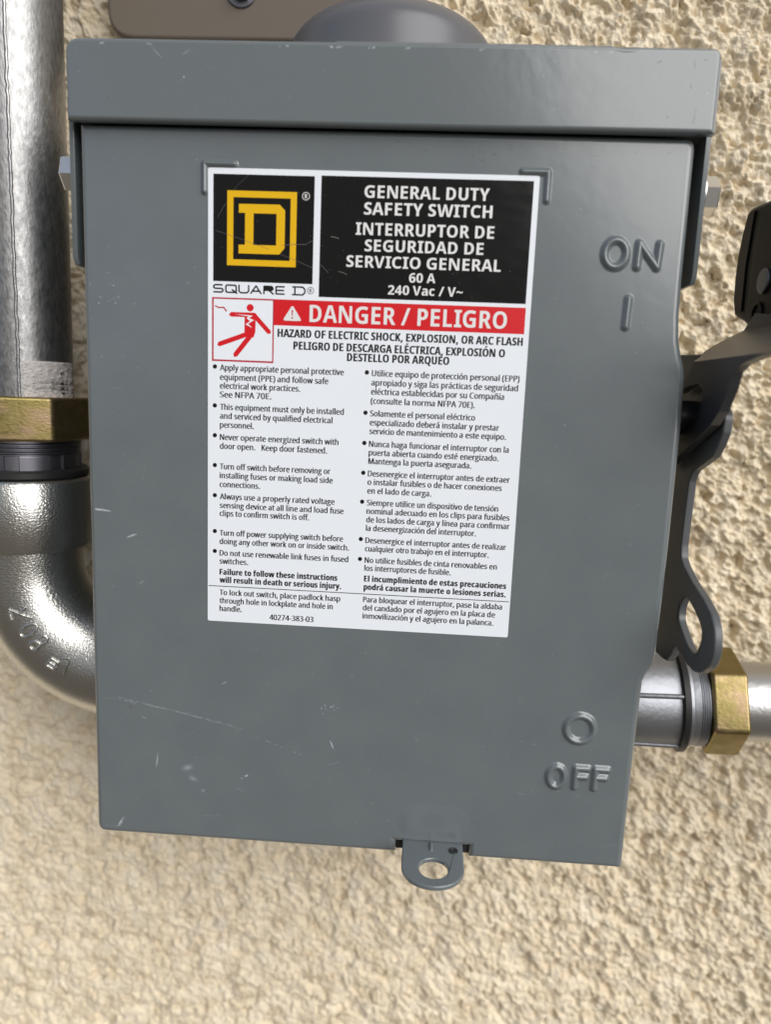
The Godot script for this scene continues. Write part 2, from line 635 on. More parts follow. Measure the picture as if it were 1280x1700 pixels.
func materials() -> void:
	var peel := bumps(0.035, 3, 2, 1.2)
	var paint := mat("grey paint", PAINT, 0.28)
	paint.normal_enabled = true
	paint.normal_texture = peel
	paint.normal_scale = 0.05
	tri_map(paint, 22.0)
	paint.metallic_specular = 0.72
	M.paint = paint
	var door := mat("grey door paint", Color.WHITE, 0.19)
	door.albedo_texture = door_picture()
	door.normal_enabled = true
	door.normal_texture = bumps(0.022, 9, 3, 1.2, 1024)
	door.normal_scale = 0.07
	door.metallic_specular = 0.64
	M.door = door
	var hood := door.duplicate() as StandardMaterial3D
	hood.resource_name = "grey hood paint"
	hood.albedo_texture = hood_picture()
	hood.roughness = 0.18
	hood.normal_scale = 0.13
	M.hood = hood
	M.void_grey = mat("dark grey of latch void and dimple", Color(0.16, 0.165, 0.17), 0.6)  # darkened grey; behind the latch notch it stands in for shade

	M.vinyl = mat("white vinyl", Color(0.92, 0.94, 0.965), 0.26)
	M.vinyl.normal_enabled = true
	M.vinyl.normal_texture = bumps(0.012, 33, 2, 2.0)
	M.vinyl.normal_scale = 0.12
	tri_map(M.vinyl, 9.0)
	M.black_print = mat("black print", Color.WHITE, 0.16)
	M.black_print.albedo_texture = black_picture()
	M.black_print.normal_enabled = true
	M.black_print.normal_texture = bumps(0.008, 31, 2, 3.0)
	M.black_print.normal_scale = 0.30
	M.ink = mat("black ink", g1(0.04), 0.3)
	M.white_ink = mat("white ink", g1(0.90), 0.3)
	M.yellow = mat("yellow ink", Color(0.90, 0.71, 0.02), 0.3)
	M.red = mat("red ink", Color(0.83, 0.08, 0.12), 0.3)
	M.dark_red = mat("red frame ink", Color(0.72, 0.13, 0.22), 0.3)
	M.scuff = mat("pale scratch", Color(0.36, 0.35, 0.34), 0.5)

	var pipe := mat("galvanised steel", g1(0.78), 1.0, 1.0)
	pipe.albedo_texture = tex(0.06, 41, 5, [[0.0, g1(0.66)], [0.42, g1(0.77)], [0.6, g1(0.82)], [1.0, g1(0.88)]])
	pipe.roughness_texture = tex(0.035, 42, 5, [[0.0, g1(0.56)], [0.45, g1(0.44)], [1.0, g1(0.32)]])
	pipe.normal_enabled = true
	pipe.normal_texture = bumps(0.09, 43, 3, 4.0)
	pipe.normal_scale = 0.11
	tri_map(pipe, 24.0)
	pipe.uv1_scale = Vector3(24, 7, 24)
	M.pipe = pipe
	var smooth_pipe := mat("smooth galvanised steel", g1(0.80), 0.36, 1.0)
	smooth_pipe.normal_enabled = true
	smooth_pipe.normal_texture = pipe.normal_texture
	smooth_pipe.normal_scale = 0.08
	tri_map(smooth_pipe, 10.0)
	M.smooth_pipe = smooth_pipe
	var cast := mat("zinc plated casting", Color(0.79, 0.79, 0.775), 0.29, 1.0)
	cast.normal_enabled = true
	cast.normal_texture = bumps(0.045, 51, 2, 5.0)
	cast.normal_scale = 0.5
	tri_map(cast, 46.0)
	M.cast = cast
	var gold := mat("yellow zinc plate", Color.WHITE, 0.3, 1.0)
	gold.albedo_texture = tex(0.008, 61, 3, [[0.0, Color(0.55, 0.51, 0.31)], [0.45, Color(0.60, 0.54, 0.36)], [0.6, Color(0.64, 0.56, 0.42)], [0.8, Color(0.67, 0.57, 0.48)], [1.0, Color(0.58, 0.56, 0.38)]])
	gold.roughness_texture = tex(0.03, 62, 4, [[0.0, g1(0.58)], [1.0, g1(0.25)]])
	gold.roughness = 1.0
	gold.normal_enabled = true
	gold.normal_texture = bumps(0.07, 63, 3, 4.0)
	gold.normal_scale = 0.11
	tri_map(gold, 18.0)
	gold.uv1_scale = Vector3(13, 22, 22)
	M.gold = gold
	M.thread = mat("dull zinc thread", Color(0.50, 0.50, 0.53), 0.38, 1.0)
	M.lock = mat("grey painted lock plate", Color(0.34, 0.35, 0.36), 0.36)
	M.rubber = mat("black rubber", g1(0.13), 0.45)
	M.bright = mat("bright zinc", g1(0.92), 0.3, 1.0)
	var die := mat("die cast zinc", Color(0.66, 0.67, 0.69), 0.45, 0.9)
	die.normal_enabled = true
	die.normal_texture = cast.normal_texture
	die.normal_scale = 0.12
	tri_map(die, 14.0)
	M.die = die
	die.albedo_color = Color(0.57, 0.58, 0.60)
	M.plastic = mat("black plastic", g1(0.04), 0.4)
	M.plastic.metallic_specular = 0.3
	M.arm = mat("black painted steel", Color(0.215, 0.22, 0.235), 0.34)
	M.hub = mat("grey painted hub", Color(0.37, 0.375, 0.395), 0.32)
	M.cover = mat("taupe paint", Color(0.40, 0.365, 0.325), 0.55)
	M.sticker = mat("paper sticker", Color.WHITE, 0.6)
	M.sticker.albedo_texture = sticker_picture()

	var wall := mat("sand stucco", Color.WHITE, 0.93)
	wall.metallic_specular = 0.25
	wall.albedo_texture = tex(0.007, 71, 6, [[0.0, Color(0.76, 0.68, 0.56)], [0.38, Color(0.882, 0.825, 0.72)], [0.62, Color(0.91, 0.86, 0.765)], [1.0, Color(0.935, 0.895, 0.82)]], 1024)
	wall.normal_enabled = true
	wall.normal_texture = bumps(0.09, 72, 4, 6.0, 1024)
	wall.normal_scale = 0.9
	tri_map(wall, 9.0)
	M.wall = wall

# ---------------------------------------------------------------- the wall
func spread(parts: Array) -> PackedFloat32Array:
	var out := PackedFloat32Array()
	for i in parts.size() - 1:
		var a: float = parts[i][0]
		var b: float = parts[i + 1][0]
		var k := maxi(1, roundi((b - a) / parts[i][1]))
		for j in k:
			out.append(lerpf(a, b, float(j) / k))
	out.append(parts[parts.size() - 1][0])
	return out

func build_wall() -> void:
	# finest where the picture looks, coarser round it, then plain
	var xs := spread([[-1500.0, 270.0], [-420.0, 1.6], [-230.0, 0.58], [216.0, 1.6], [420.0, 270.0], [1500.0, 0.0]])
	var ys := spread([[-1400.0, 300.0], [-510.0, 1.6], [-358.0, 0.58], [186.0, 1.6], [310.0, 270.0], [1400.0, 0.0]])
	var broad := noise(1.0 / 30.0, 101, 2)
	var lump := noise(1.0 / 5.0, 102, 3)
	var crumb := noise(1.0 / 1.3, 103, 2)
	var pit := noise(1.0 / 10.0, 104, 2)
	var worm := noise(1.0 / 22.0, 105, 2)
	var warp := noise(1.0 / 5.0, 106, 2)
	var coarse := noise(1.0 / 120.0, 107, 1)
	var clod := noise(1.0 / 11.0, 109, 2)
	var grain := noise(1.0 / 2.0, 108, 1, FastNoiseLite.TYPE_CELLULAR)
	grain.cellular_return_type = FastNoiseLite.RETURN_DISTANCE
	grain.cellular_jitter = 1.0
	var nx := xs.size()
	var ny := ys.size()
	var vv := PackedVector3Array()
	vv.resize(nx * ny)
	var hh := PackedFloat32Array()
	hh.resize(nx * ny)
	for j in ny:
		for i in nx:
			var px := xs[i]
			var py := ys[j]
			var w := warp.get_noise_2d(px, py) * 1.6
			var w2 := warp.get_noise_2d(px + 211.0, py - 97.0) * 1.6
			var l := lump.get_noise_2d(px + w, py + w2)
			var rough := clampf(0.88 + 0.0018 * (px - 20.0) + 0.0008 * (py + 100.0) + coarse.get_noise_2d(px, py) * 0.25, 0.66, 1.2)
			var d := grain.get_noise_2d(px + w, py + w2) + 1.0
			var h := broad.get_noise_2d(px, py) * 1.6 + l * 1.5 * rough + clod.get_noise_2d(px + w * 2.0, py + w2 * 2.0) * 2.3 * rough + (0.6 - d * d) * 0.5 * rough + crumb.get_noise_2d(px, py) * 0.5 * rough
			var p := pit.get_noise_2d(px + w * 1.5, py + w2 * 1.5)
			h -= smoothstep(0.24, 0.6, p) * 2.0 * rough
			h -= smoothstep(0.34, 0.62, pit.get_noise_2d(px * 0.55 - 170.0 + w, py * 0.55 + w2)) * 2.3 * rough
			var k := absf(worm.get_noise_2d(px * 1.2 + w, py * 0.8 + w2))
			h -= (1.0 - smoothstep(0.0, 0.06, k)) * smoothstep(0.05, 0.35, pit.get_noise_2d(px * 0.7 + 300.0, py * 0.7)) * 2.2
			if px < -419.0 or px > 419.0 or py < -509.0 or py > 309.0:
				h = 0.0
			hh[j * nx + i] = h
			vv[j * nx + i] = Vector3(px, py, -95.0 + h) * MM
	var nn := PackedVector3Array()
	nn.resize(nx * ny)
	for j in ny:
		var ja := maxi(j - 1, 0)
		var jb := mini(j + 1, ny - 1)
		for i in nx:
			var ia := maxi(i - 1, 0)
			var ib := mini(i + 1, nx - 1)
			nn[j * nx + i] = Vector3((hh[j * nx + ia] - hh[j * nx + ib]) / (xs[ib] - xs[ia]), (hh[ja * nx + i] - hh[jb * nx + i]) / (ys[jb] - ys[ja]), 1.0).normalized()
	var ix := PackedInt32Array()
	ix.resize((nx - 1) * (ny - 1) * 6)
	var at := 0
	for j in ny - 1:
		for i in nx - 1:
			var a := j * nx + i
			ix[at] = a; ix[at + 1] = a + nx; ix[at + 2] = a + 1
			ix[at + 3] = a + 1; ix[at + 4] = a + nx; ix[at + 5] = a + nx + 1
			at += 6
	var arr := []
	arr.resize(Mesh.ARRAY_MAX)
	arr[Mesh.ARRAY_VERTEX] = vv
	arr[Mesh.ARRAY_NORMAL] = nn
	arr[Mesh.ARRAY_INDEX] = ix
	var mesh := ArrayMesh.new()
	mesh.add_surface_from_arrays(Mesh.PRIMITIVE_TRIANGLES, arr)
	# the body of the wall behind the render
	var core := plate(rect(-1500, -1400, 1500, 1400), -300, -104, 0.0)
	var ca := []
	ca.resize(Mesh.ARRAY_MAX)
	var cv := PackedVector3Array()
	for p in core.v:
		cv.append(p * MM)
	ca[Mesh.ARRAY_VERTEX] = cv
	ca[Mesh.ARRAY_NORMAL] = core.n
	mesh.add_surface_from_arrays(Mesh.PRIMITIVE_TRIANGLES, ca)
	mesh.surface_set_material(0, M.wall)
	mesh.surface_set_material(1, M.wall)
	var o := MeshInstance3D.new()
	o.name = "wall"
	o.mesh = mesh
	add_child(o, true)
	o.set_meta("kind", "structure")
	o.set_meta("label", "rough cream stucco wall behind the grey switch box")
	o.set_meta("category", "wall")

# ---------------------------------------------------------------- the safety switch
func hex(r: float, turn := 0.0) -> PackedVector2Array:
	var p := PackedVector2Array()
	for i in 6:
		p.append(Vector2(cos(turn + TAU * i / 6), sin(turn + TAU * i / 6)) * r)
	return p

func build_switch() -> Node3D:
	var sw := thing("safety_switch", "grey metal safety switch box with white and black danger label on its door", "switch box", Vector3(-15, -152, -95))
	# body behind the door
	part("enclosure", box(Vector3(-104.2, -150.4, -94), Vector3(71.0, 96, -14.6), 1.5), M.paint, sw)
	part("notch_shade_block", box(Vector3(-7, -152.7, -14.4), Vector3(26, -145, -2.8), 0.5), M.void_grey, sw)  # dark block added behind the latch notch so its gaps read as shade
	# hood: a folded cap with a skirt in front of the door
	var h := plate(rounded(rect(-107.9, 74.9, 76.1, 96.9), [0, 0, 2.6, 4.2]), 1.4, 4.0, 1.3, 5)
	h.add(plate(rounded(rect(-107.8, 77.2, 76.0, 96.8), [0.0, 0.0, 1.2, 3.4]), -3.4, 1.7, 0.0))
	h.add(plate(rounded(rect(-111.0, 77.4, 78.8, 97.2), [0.0, 0.0, 1.2, 3.4]), -93, -3.3, 0.4))
	var hd := part("hood", h, M.hood, sw, Rect2(DOOR.position.x, DOOR.position.y + 130.0, DOOR.size.x, DOOR.size.y), M.paint)
	# the fold along the upper edge, stepped near the right end
	var fold := sweep(PackedVector3Array([Vector3(-30, 96.1, 2.9), Vector3(10, 96.2, 3.0), Vector3(46, 96.0, 3.0), Vector3(50, 95.5, 3.1), Vector3(54, 95.7, 3.0), Vector3(74.4, 95.4, 3.0)]), 1.0, 14)
	part("folded_edge", fold, M.paint, hd)
	# round hub cap on the top
	var dome := [Vector2(39.5, 98), Vector2(39.5, 101), Vector2(37.5, 102)]
	for k in 15:
		var a := PI / 2.0 * k / 14.0
		dome.append(Vector2(35.4 * cos(a), 112.0 + 15.6 * sin(a)))
	var hub := lathe(dome).xf(Transform3D(Basis(), Vector3(-17.8, 0, -50)))
	part("hub_cap", hub, M.hub, sw)
	# side ears that carry the hood, each with its screw
	for s: int in [-1, 1]:
		var ear := pv([Vector2(-3.5, 92), Vector2(-3.5, 38), Vector2(-5.0, 35.8), Vector2(-60, 35.8), Vector2(-60, 92)])
		var g := plate(ear, 0.0, 1.5, 0.5, 2)
		# plate lies in (z, y): turn it into the side plane
		var x0 := -108.6 if s < 0 else 76.7
		g.xf(Transform3D(Basis(Vector3(0, 0, 1), Vector3(0, 1, 0), Vector3(1, 0, 0)), Vector3(x0 - (2.2 if s < 0 else 0.0), 0, 0)))
		# the ear leans in round its screw
		for i in g.v.size():
			var d := Vector2(g.v[i].y - 60.0, g.v[i].z + 12.0).length()
			g.v[i].x += -s * 0.9 * exp(-d * d / 160.0)
		var e := part("side_bracket", g, M.paint, sw)
		var bx := -110.5 if s < 0 else 78.0
		var bolt := plate(hex(5.5, 0.22), 0.0, 5.4, 0.8, 3)
		bolt.add(plate(circle(Vector2.ZERO, 6.4, 32), -0.6, 0.9, 0.3, 2))
		var bs := Basis(Vector3(0, 0, s), Vector3(0, 1, 0), Vector3(s, 0, 0))
		bolt.xf(Transform3D(bs, Vector3(bx, 64.0 if s < 0 else 62.5, -11)))
		part("hex_screw", bolt, M.bright, e)
	# door
	var outline := pv([
		Vector2(-105.5, -151.8), Vector2(-2.9, -151.7), Vector2(-2.9, -147.6), Vector2(21.6, -147.6), Vector2(21.6, -151.7), Vector2(72.4, -151.8),
		Vector2(72.6, -111), Vector2(73.1, -86.5), Vector2(74.0, -84.0), Vector2(75.7, -81.2), Vector2(76.3, -78.5), Vector2(76.6, -62), Vector2(76.8, -40), Vector2(76.7, -4),
		Vector2(76.3, 8.5), Vector2(75.7, 11.8), Vector2(74.6, 15.0), Vector2(73.5, 19.5), Vector2(72.9, 26), Vector2(72.6, 36), Vector2(72.4, 74.9), Vector2(-105.5, 75.0)])
	outline = rounded(outline, [3.4, 0, 0, 0, 0, 0, 0, 0, 0, 0, 0, 0, 0, 0, 0, 0, 0, 0, 0, 0, 3.4, 0], 5)
	var door := part("door", plate(grown(outline, 1.0065), -15.0, 0.0, 2.2, 7), M.door, sw, DOOR, M.paint)
	# rolled stiffening edge near the right side of the door
	var raised := [
		["embossed_letter", [arc(Vector2(52.9, 43.1), 3.15, 3.75, 0, 360, 40)]],
		["embossed_letter", [pv([Vector2(59.3, 39.6), Vector2(59.5, 46.1), Vector2(65.0, 39.6), Vector2(65.4, 46.1)])]],
		["embossed_mark", [pv([Vector2(57.8, 30.6), Vector2(57.6, 22.6)])]],
		["embossed_mark", [arc(Vector2(54.75, -103.9), 4.4, 4.4, 0, 360, 40)]],
		["embossed_letter", [arc(Vector2(48.55, -120.9), 2.55, 3.5, 0, 360, 36)]],
		["embossed_letter", [pv([Vector2(54.6, -124.2), Vector2(54.6, -117.5), Vector2(58.5, -117.5)]), pv([Vector2(54.6, -120.5), Vector2(58.0, -120.5)])]],
		["embossed_letter", [pv([Vector2(60.9, -124.2), Vector2(60.9, -117.5), Vector2(64.8, -117.5)]), pv([Vector2(60.9, -120.5), Vector2(64.3, -120.5)])]],
		["embossed_corner", [pv([Vector2(24.6, 64.9), Vector2(31.9, 64.9), Vector2(31.9, 57.2)])]],
		["embossed_corner", [pv([Vector2(-59.6, 64.9), Vector2(-68.4, 64.9), Vector2(-68.4, 57.2)])]]]
	for k: Array in raised:
		var tall := 1.05 if k[0] != "embossed_corner" else 0.95
		part(k[0], emboss(k[1], 0.05, 1.65 if k[0] != "embossed_corner" else 1.4, tall), M.door, door, DOOR)
	# soft swelling of the sheet over the latch
	part("latch_swelling", emboss([pv([Vector2(3.2, -140.3), Vector2(15.6, -140.3)])], 2.6, 6.8, 0.22, 0.4), M.door, door, DOOR)
	build_latch(sw)
	build_label(sw)
	build_handle(sw)
	return sw

func build_latch(sw: Node3D) -> void:
	# padlock tab: a flat tongue that comes out of the notch, seen from above
	var o := PackedVector2Array([Vector2(-0.7, -8), Vector2(19.4, -8)])
	for k in 17:
		var a := PI * k / 16.0
		o.append(Vector2(9.35 + 10.05 * cos(a), 12.8 + 9.4 * sin(a)))
	var eye := PackedVector2Array()
	for k in 32:
		eye.append(Vector2(9.6 + 4.65 * cos(TAU * k / 32), 13.4 + 4.9 * sin(TAU * k / 32)))
	var g := plate(o, 0.0, 1.6, 0.5, 3, [eye], 0.4)
	# local y runs out of the wall, local z up; the tongue droops a little
	var b := Basis(Vector3(1, 0, 0), Vector3(0, -0.01, 1).normalized(), Vector3(0, 1, 0.01).normalized())
	var tab := part("padlock_tab", g.xf(Transform3D(b, Vector3(0, -149.1, 0))), M.paint, sw)
	# small punched rib and hole
	var rib := sweep(PackedVector3Array([Vector3(8.9, -147.7, 0.9), Vector3(8.9, -147.3, 2.8), Vector3(8.9, -147.8, 4.8)]), 0.7, 10)
	part("pressed_rib", rib, M.paint, tab)
	var pin := lathe([Vector2(1.6, 0), Vector2(1.5, 0.25), Vector2(1.1, 0.3), Vector2(0.9, 0.06), Vector2(0, 0.05)], 24).xf(Transform3D(b * Basis(Vector3(1, 0, 0), Vector3(0, 0, 1), Vector3(0, 1, 0)), Vector3(16.2, -147.5, 4.2)))
	part("small_dimple", pin, M.void_grey, tab)

func build_handle(sw: Node3D) -> void:
	# shapes are drawn in (z, y) of the side plane, then set at their x
	var side := func(g: Geo, x: float) -> Geo: return g.xf(Transform3D(Basis(Vector3(0, 0, 1), Vector3(0, 1, 0), Vector3(-1, 0, 0)), Vector3(x, 0, 0)))
	var zy := func(list: Array) -> PackedVector2Array:
		var p := PackedVector2Array()
		for k: Vector2 in list:
			p.append(Vector2(k.y, k.x))
		return p
	# lock plate with its padlock loop
	var lock: PackedVector2Array = zy.call([
		Vector2(18.80, -60.7), Vector2(16.90, -19.4), Vector2(-1.90, 6.5), Vector2(-7.0, 6.2), Vector2(-10.7, 3.8), Vector2(-14.5, 0.4), Vector2(-20.4, -14.3), Vector2(-23.7, -16.3), Vector2(-29.9, -16.6), Vector2(-38, -16.9), Vector2(-45.1, -17.0), Vector2(-49.1, -16.4), Vector2(-51.3, -12.9), Vector2(-54.3, -5.0), Vector2(-57.2, 5.7), Vector2(-59.8, 12.5), Vector2(-63.9, 16.8), Vector2(-70, 17.6), Vector2(-75, 15.5), Vector2(-79.2, 9.8), Vector2(-80.9, 4.4), Vector2(-80.8, -0.8), Vector2(-79.5, -8.3), Vector2(-78.4, -13.8), Vector2(-83, -16), Vector2(-86.3, -19.2), Vector2(-87.1, -24), Vector2(-88.4, -60.8)])
	var eye: PackedVector2Array = zy.call([Vector2(-60.8, -9.0), Vector2(-61.1, -4.6), Vector2(-63.8, 2.8), Vector2(-67.1, 7.2), Vector2(-72.1, 6.7), Vector2(-74.8, 3.6), Vector2(-75.0, -1.5), Vector2(-71.5, -9.0), Vector2(-68.6, -12.7), Vector2(-64.4, -12.3)])
	lock = rounded(lock, [0.3, 2, 3, 2, 2, 8, 8, 2, 2, 2, 8, 8, 8, 8, 8, 8, 8, 8, 8, 8, 8, 8, 3, 0.8, 1, 1.5, 1.5, 0.3], 5)
	part("lock_plate", side.call(plate(lock, -1.3, 1.3, 0.6, 3, [smooth_loop(eye)], 0.4), 88.0), M.lock, sw)
	var hub := lathe([Vector2(0, 14), Vector2(5.0, 14), Vector2(5.6, 13.4), Vector2(5.6, 6), Vector2(8.5, 5.6), Vector2(8.5, 0)], 40).xf(along_x(Vector3(74.5, -3.5, -20)))
	part("pivot_hub", hub, M.arm, sw)
	# handle: crank arm, strap, grip
	var hn := Node3D.new()
	hn.name = "handle"
	sw.add_child(hn, true)
	origin[hn] = origin[sw]
	var arm: PackedVector2Array = zy.call([
		Vector2(24.42, -16.5), Vector2(21.38, -20.04), Vector2(19.47, -21.14), Vector2(17.77, -19.64), Vector2(14.69, -11.6), Vector2(10.82, -13.82), Vector2(7.5, -22.23), Vector2(4.02, -30.75), Vector2(4.2, -26), Vector2(4.59, -22.19), Vector2(6.62, -14.65), Vector2(7.06, -6.67), Vector2(6.1, -3.02), Vector2(3.06, -1.19), Vector2(-2.3, -1.04), Vector2(-4, -3.42), Vector2(-6.69, -10.68), Vector2(-8.96, -18.08), Vector2(-12.37, -31.83), Vector2(-21.77, -32.06), Vector2(-17.88, -21.29), Vector2(-4.86, 7.03), Vector2(-0.88, 12.33), Vector2(5.7, 16.95), Vector2(9.79, 18.34), Vector2(11.74, 23.21), Vector2(13.39, 34.07), Vector2(14.98, 38.9), Vector2(23.44, 30), Vector2(29.04, -9.73)])
	arm = rounded(arm, [1, 1, 1, 1, 2, 2, 2, 1, 1, 1, 2, 2, 1.5, 1.5, 1.5, 1.2, 2, 2, 1, 1, 2, 3, 3, 2, 2, 2, 2, 1, 1, 1], 3)
	var ag := Geo.new()
	for band in [[-60.0, 14.0], [14.0, 24.5], [24.5, 60.0]]:
		for p in Geometry2D.intersect_polygons(arm, rect(-90, band[0], 90, band[1])):
			var b: Geo = plate(p, -1.35, 1.35, 0.0)
			ag.add(b)
	# leave out the walls between bands, bend the flat shape outwards, and give it smooth normals
	var bent := Geo.new()
	var bend := func(y: float) -> float: return 84.0 + 16.0 * clampf((y - 14.0) / 10.5, 0.0, 1.0)
	for i in range(0, ag.v.size(), 3):
		var nn := ag.n[i]
		var mid := (ag.v[i] + ag.v[i + 1] + ag.v[i + 2]) / 3.0
		if absf(nn.y) > 0.99:
			var cut := false
			for yy: float in [14.0, 24.5]:
				cut = cut or absf(mid.y - yy) < 0.01
			if cut:
				continue
		var q := []
		var qn := []
		for k in 3:
			var p := ag.v[i + k]
			var m := ag.n[i + k]
			q.append(Vector3(bend.call(p.y) - p.z, p.y, p.x))
			if absf(m.z) > 0.9:
				var slope := 16.0 / 10.5 if mid.y > 14.0 and mid.y < 24.5 else 0.0
				qn.append(Vector3(-1, slope, 0).normalized() * signf(m.z))
			else:
				qn.append(Vector3(0, m.y, m.x).normalized())
		bent.tri(q[0], q[1], q[2], qn[0], qn[1], qn[2])
	part("crank_arm", bent, M.arm, hn)
	var grip: PackedVector2Array = zy.call([Vector2(62.6, -12), Vector2(63.4, -25.2), Vector2(62.7, -28.2), Vector2(56.2, -30.9), Vector2(49, -32.6), Vector2(42.2, -32.7), Vector2(35.4, -32.2), Vector2(30.3, -29.8), Vector2(29.2, -27.1), Vector2(27.6, -22.1), Vector2(24.4, -15.5), Vector2(19, -3), Vector2(15, 10), Vector2(18, 18), Vector2(30, 20), Vector2(52, 16), Vector2(63, 2)])
	grip = rounded(grip, [2, 1.2, 2, 3, 3, 3, 3, 1.2, 1.2, 2, 2, 2, 2, 3, 4, 4, 4], 3)
	var gr := part("grip", side.call(plate(grip, -13.0, 0.0, 1.6, 4, [], 3.0), 100.2), M.plastic, hn)
	var strap: PackedVector2Array = zy.call([Vector2(61.5, -15), Vector2(45, -17.5), Vector2(30, -17.6), Vector2(25, -14.5), Vector2(20, -2), Vector2(17, 9), Vector2(30, 16), Vector2(60, 10)])
	part("grip_rib", side.call(plate(zy.call([Vector2(61.5, -22.2), Vector2(45, -24.6), Vector2(31, -24.0), Vector2(31, -22.8), Vector2(45, -23.4), Vector2(61.5, -21.2)]), -1.0, 0.5, 0.25, 2), 100.2), M.plastic, gr)
	part("strap", side.call(plate(rounded(strap, [2.0], 4), -1.0, 0.9, 0.5, 3), 100.2), M.plastic, gr)
	part("rivet", side.call(plate(circle(Vector2(-7.2, 38.0), 3.7, 32), 0.0, 0.9, 0.5, 3), 99.3), M.thread, gr)
	var dimple := plate(circle(Vector2(-9.8, 28.8), 3.7, 32), 0.0, 0.5, 0.3, 3, [circle(Vector2(-9.8, 28.8), 2.5, 24)])
	part("rivet_hole", side.call(dimple, 99.3), M.plastic, gr)

# ---------------------------------------------------------------- the label
const SMALL := [
	["Apply appropriate personal protective", -63.64, -25.37, 5.31], ["equipment (PPE) and follow safe", -63.64, -30.03, 2.46], ["electrical work practices.", -63.64, -38.64, -0.16], ["See NFPA 70E.", -63.64, -47.52, -2.84],
	["This equipment must only be installed", -63.6, -25.0, -6.63], ["and serviced by qualified electrical", -63.6, -28.44, -9.38], ["personnel.", -63.6, -52.89, -12.14],
	["Never operate energized switch with", -63.6, -26.38, -15.93], ["door open.   Keep door fastened.", -63.6, -29.84, -18.72],
	["Turn off switch before removing or", -63.6, -28.6, -25.1], ["installing fuses or making load side", -63.6, -27.8, -27.93], ["connections.", -63.6, -50.71, -30.76],
	["Always use a properly rated voltage", -63.55, -27.04, -34.6], ["sensing device at all line and load fuse", -63.55, -24.13, -37.42], ["clips to confirm switch is off.", -63.55, -34.94, -40.0],
	["Turn off power supplying switch before", -63.55, -24.01, -46.29], ["doing any other work on or inside switch.", -63.55, -22.01, -49.04],
	["Do not use renewable link fuses in fused", -63.55, -22.15, -52.82], ["switches.", -63.55, -54.24, -55.49],
	["*Failure to follow these instructions", -63.52, -25.44, -59.08], ["*will result in death or serious injury.", -63.52, -24.16, -61.71],
	["To lock out switch, place padlock hasp", -63.5, -24.3, -65.83], ["through hole in lockplate and hole in", -63.5, -26.63, -68.55], ["handle.", -63.5, -56.21, -71.2], ["40274-383-03", -47.14, -32.77, -73.2],
	["Utilice equipo de protección personal (EPP)", -16.85, 27.79, 5.4], ["apropiado y siga las prácticas de seguridad", -16.9, 27.48, 2.6], ["eléctrica establecidas por su Compañía", -16.9, 23.48, -0.1], ["(consulte la norma NFPA 70E).", -16.93, 14.85, -2.9],
	["Solamente el personal eléctrico", -16.95, 15.17, -6.7], ["especializado deberá instalar y prestar", -16.95, 22.66, -9.45], ["servicio de mantenimiento a este equipo.", -16.95, 24.9, -12.1],
	["Nunca haga funcionar el interruptor con la", -16.95, 25.98, -16.02], ["puerta abierta cuando esté energizado.", -16.95, 23.06, -18.7], ["Mantenga la puerta asegurada.", -16.95, 14.91, -21.35],
	["Desenergice el interruptor antes de extraer", -16.95, 26.97, -25.2], ["o instalar fusibles o de hacer conexiones", -16.95, 24.64, -27.85], ["en el lado de carga.", -16.95, 3.05, -30.58],
	["Siempre utilice un dispositivo de tensión", -16.95, 23.92, -34.33], ["nominal adecuado en los clips para fusibles", -16.95, 27.61, -37.0], ["de los lados de carga y línea para confirmar", -16.95, 27.83, -39.7], ["la desenergización del interruptor.", -16.95, 17.59, -42.42],
	["Desenergice el interruptor antes de realizar", -16.98, 27.23, -46.32], ["cualquier otro trabajo en el interruptor.", -16.98, 21.96, -49.01],
	["No utilice fusibles de cinta renovables en", -16.97, 24.74, -52.7], ["los interruptores de fusible.", -16.97, 10.45, -55.3],
	["*El incumplimiento de estas precauciones", -16.97, 28.06, -58.8], ["*podrá causar la muerte o lesiones serias.", -16.97, 28.09, -61.5],
	["Para bloquear el interruptor, pase la aldaba", -17.0, 27.18, -65.6], ["del candado por el agujero en la placa de", -17.0, 25.16, -68.3], ["inmovilización y el agujero en la palanca.", -17.0, 24.79, -71.0]]

